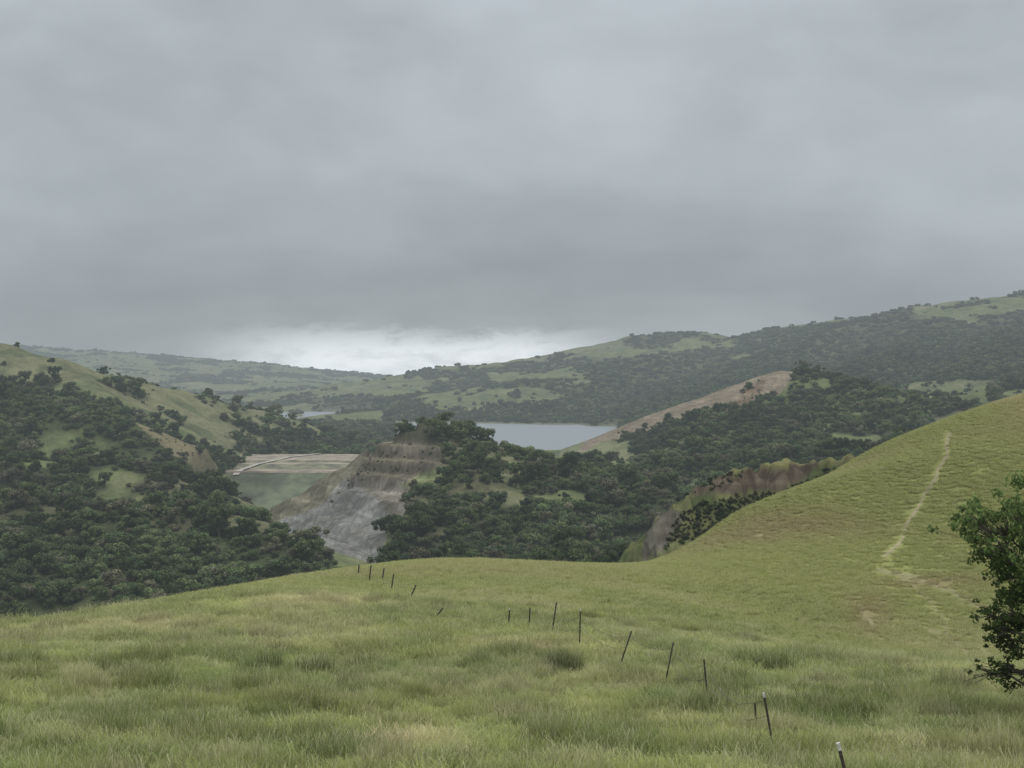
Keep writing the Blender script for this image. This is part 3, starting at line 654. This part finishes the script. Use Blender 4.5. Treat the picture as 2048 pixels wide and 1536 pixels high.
# ---------------------------------------------------------------- haze air volume
def vol(name,col,dens_):
    MH=bpy.data.materials.new(name); MH.use_nodes=True; nt=MH.node_tree; nt.nodes.clear(); nb=NB(nt)
    ab=nb.n('ShaderNodeVolumeAbsorption'); ab.inputs['Color'].default_value=(0,0,0,1); ab.inputs['Density'].default_value=dens_
    em=nb.n('ShaderNodeEmission'); em.inputs['Color'].default_value=(*col,1); em.inputs['Strength'].default_value=dens_  # emission glow stands in for light scattered by the haze
    ad=nb.n('ShaderNodeAddShader'); nt.links.new(ab.outputs[0],ad.inputs[0]); nt.links.new(em.outputs[0],ad.inputs[1])
    o=nb.n('ShaderNodeOutputMaterial'); nt.links.new(ad.outputs[0],o.inputs['Volume']); return MH
bm=bmesh.new(); bmesh.ops.create_cube(bm,size=1)
for v in bm.verts: v.co=Vector((v.co.x*15000,7600 if v.co.y>0 else -1200,v.co.z*1300+350))
me=bpy.data.meshes.new('sky'); bm.to_mesh(me); bm.free(); me.materials.append(vol('hazy_air',(.34,.39,.415),1.4e-4))
add('sky',me,kind='structure',label='hazy air below an overcast grey sky',category='sky')
# ---------------------------------------------------------------- world
w=bpy.data.worlds.new('World'); scene.world=w; w.use_nodes=True; nt=w.node_tree; nt.nodes.clear(); nb=NB(nt)
gen=nb.n('ShaderNodeTexCoord').outputs['Generated']; sp=nb.n('ShaderNodeSeparateXYZ'); nt.links.new(gen,sp.inputs[0]); dx,dy,dz=sp.outputs
zc=nb.m('MAXIMUM',dz,0.0)
def vec(a,b,c):
    x=nb.n('ShaderNodeCombineXYZ')
    for i,v in enumerate((a,b,c)):
        if isinstance(v,bpy.types.NodeSocket): nt.links.new(v,x.inputs[i])
        else: x.inputs[i].default_value=v
    return x.outputs[0]
P1=vec(dx,dy,nb.m('MULTIPLY',zc,1.9))
big=nb.noise(P1,4.2,3,.5,.3); med=nb.noise(P1,11,6,.5,.25)
P3=vec(dx,0,nb.m('MULTIPLY',dz,3.0)); cn3=nb.noise(P3,7,6,.55,.2)
P4=vec(dx,0,nb.m('MULTIPLY',dz,3.0)); cn4=nb.noise(P4,20,8,.66,.4)
az=nb.m('DIVIDE',dx,nb.m('MAXIMUM',dy,.01))
zj=nb.m('ADD',nb.m('ADD',zc,nb.m('MULTIPLY',nb.m('SUBTRACT',cn3,.5),.07)),nb.m('MULTIPLY',nb.mr(az,.05,.36),.034))
zj=nb.m('ADD',zj,nb.m('MULTIPLY',nb.mr(az,-.12,-.36),.026))
cr=nb.n('ShaderNodeValToRGB'); nt.links.new(zj,cr.inputs[0]); e=cr.color_ramp.elements; cr.color_ramp.interpolation='EASE'
pts=[(0.0,(.50,.53,.55)),(.03,(.44,.465,.482)),(.05,(.36,.379,.394)),(.070,(.292,.308,.324)),(.105,(.42,.446,.470)),(.145,(.55,.588,.620)),(.27,(.50,.544,.582)),(.5,(1.0,1.06,1.11)),(1.0,(2.1,2.18,2.25))]
e[0].position=0;e[0].color=(*pts[0][1],1);e[1].position=1;e[1].color=(*pts[-1][1],1)
for p,c in pts[1:-1]: q=e.new(p); q.color=(*c,1)
vv=nb.m('ADD',nb.mr(big,.36,.64,.84,1.16),nb.mr(med,.3,.7,-.08,.08))
col=nb.mix(1.0,cr.outputs[0],nb.grey(vv),'MULTIPLY')
zz=nb.m('ADD',dz,nb.m('MULTIPLY',nb.m('SUBTRACT',cn4,.5),.040))
pm=nb.m('MULTIPLY',nb.mr(zz,.037,.016),nb.m('MULTIPLY',nb.mr(az,-.25,-.12),nb.mr(az,.10,.0)))
pm=nb.m('MULTIPLY',pm,nb.m('MULTIPLY',nb.mr(cn4,.3,.62,.55,1.0),nb.mr(dy,0,.2)))
col=nb.mix(pm,col,(1.65,1.71,1.75))
skt=nb.n('ShaderNodeTexSky'); skt.sky_type='NISHITA'; skt.sun_disc=False; skt.sun_elevation=math.radians(55); skt.sun_rotation=math.radians(-40)
bg1=nb.n('ShaderNodeBackground'); nt.links.new(col,bg1.inputs[0]); bg1.inputs[1].default_value=1.0
bg2=nb.n('ShaderNodeBackground'); nt.links.new(skt.outputs[0],bg2.inputs[0]); bg2.inputs[1].default_value=.003
ads=nb.n('ShaderNodeAddShader'); nt.links.new(bg1.outputs[0],ads.inputs[0]); nt.links.new(bg2.outputs[0],ads.inputs[1])
wo=nb.n('ShaderNodeOutputWorld'); nt.links.new(ads.outputs[0],wo.inputs[0])
sl=bpy.data.lights.new('sun','SUN'); sl.energy=1.0; sl.angle=math.radians(22); sl.color=(1,.96,.9); so=bpy.data.objects.new('sun',sl); scene.collection.objects.link(so)
so.rotation_euler=(math.radians(35),0,math.radians(40))
cam=bpy.data.cameras.new('camera'); cam.lens=50; cam.sensor_width=36; cam.clip_end=60000; cam.clip_start=.1
co=bpy.data.objects.new('camera',cam); scene.collection.objects.link(co); co.location=(0,0,0); co.rotation_euler=(math.radians(90)-18/F,0,0); scene.camera=co
scene.view_settings.view_transform='Standard'; scene.view_settings.look='None'
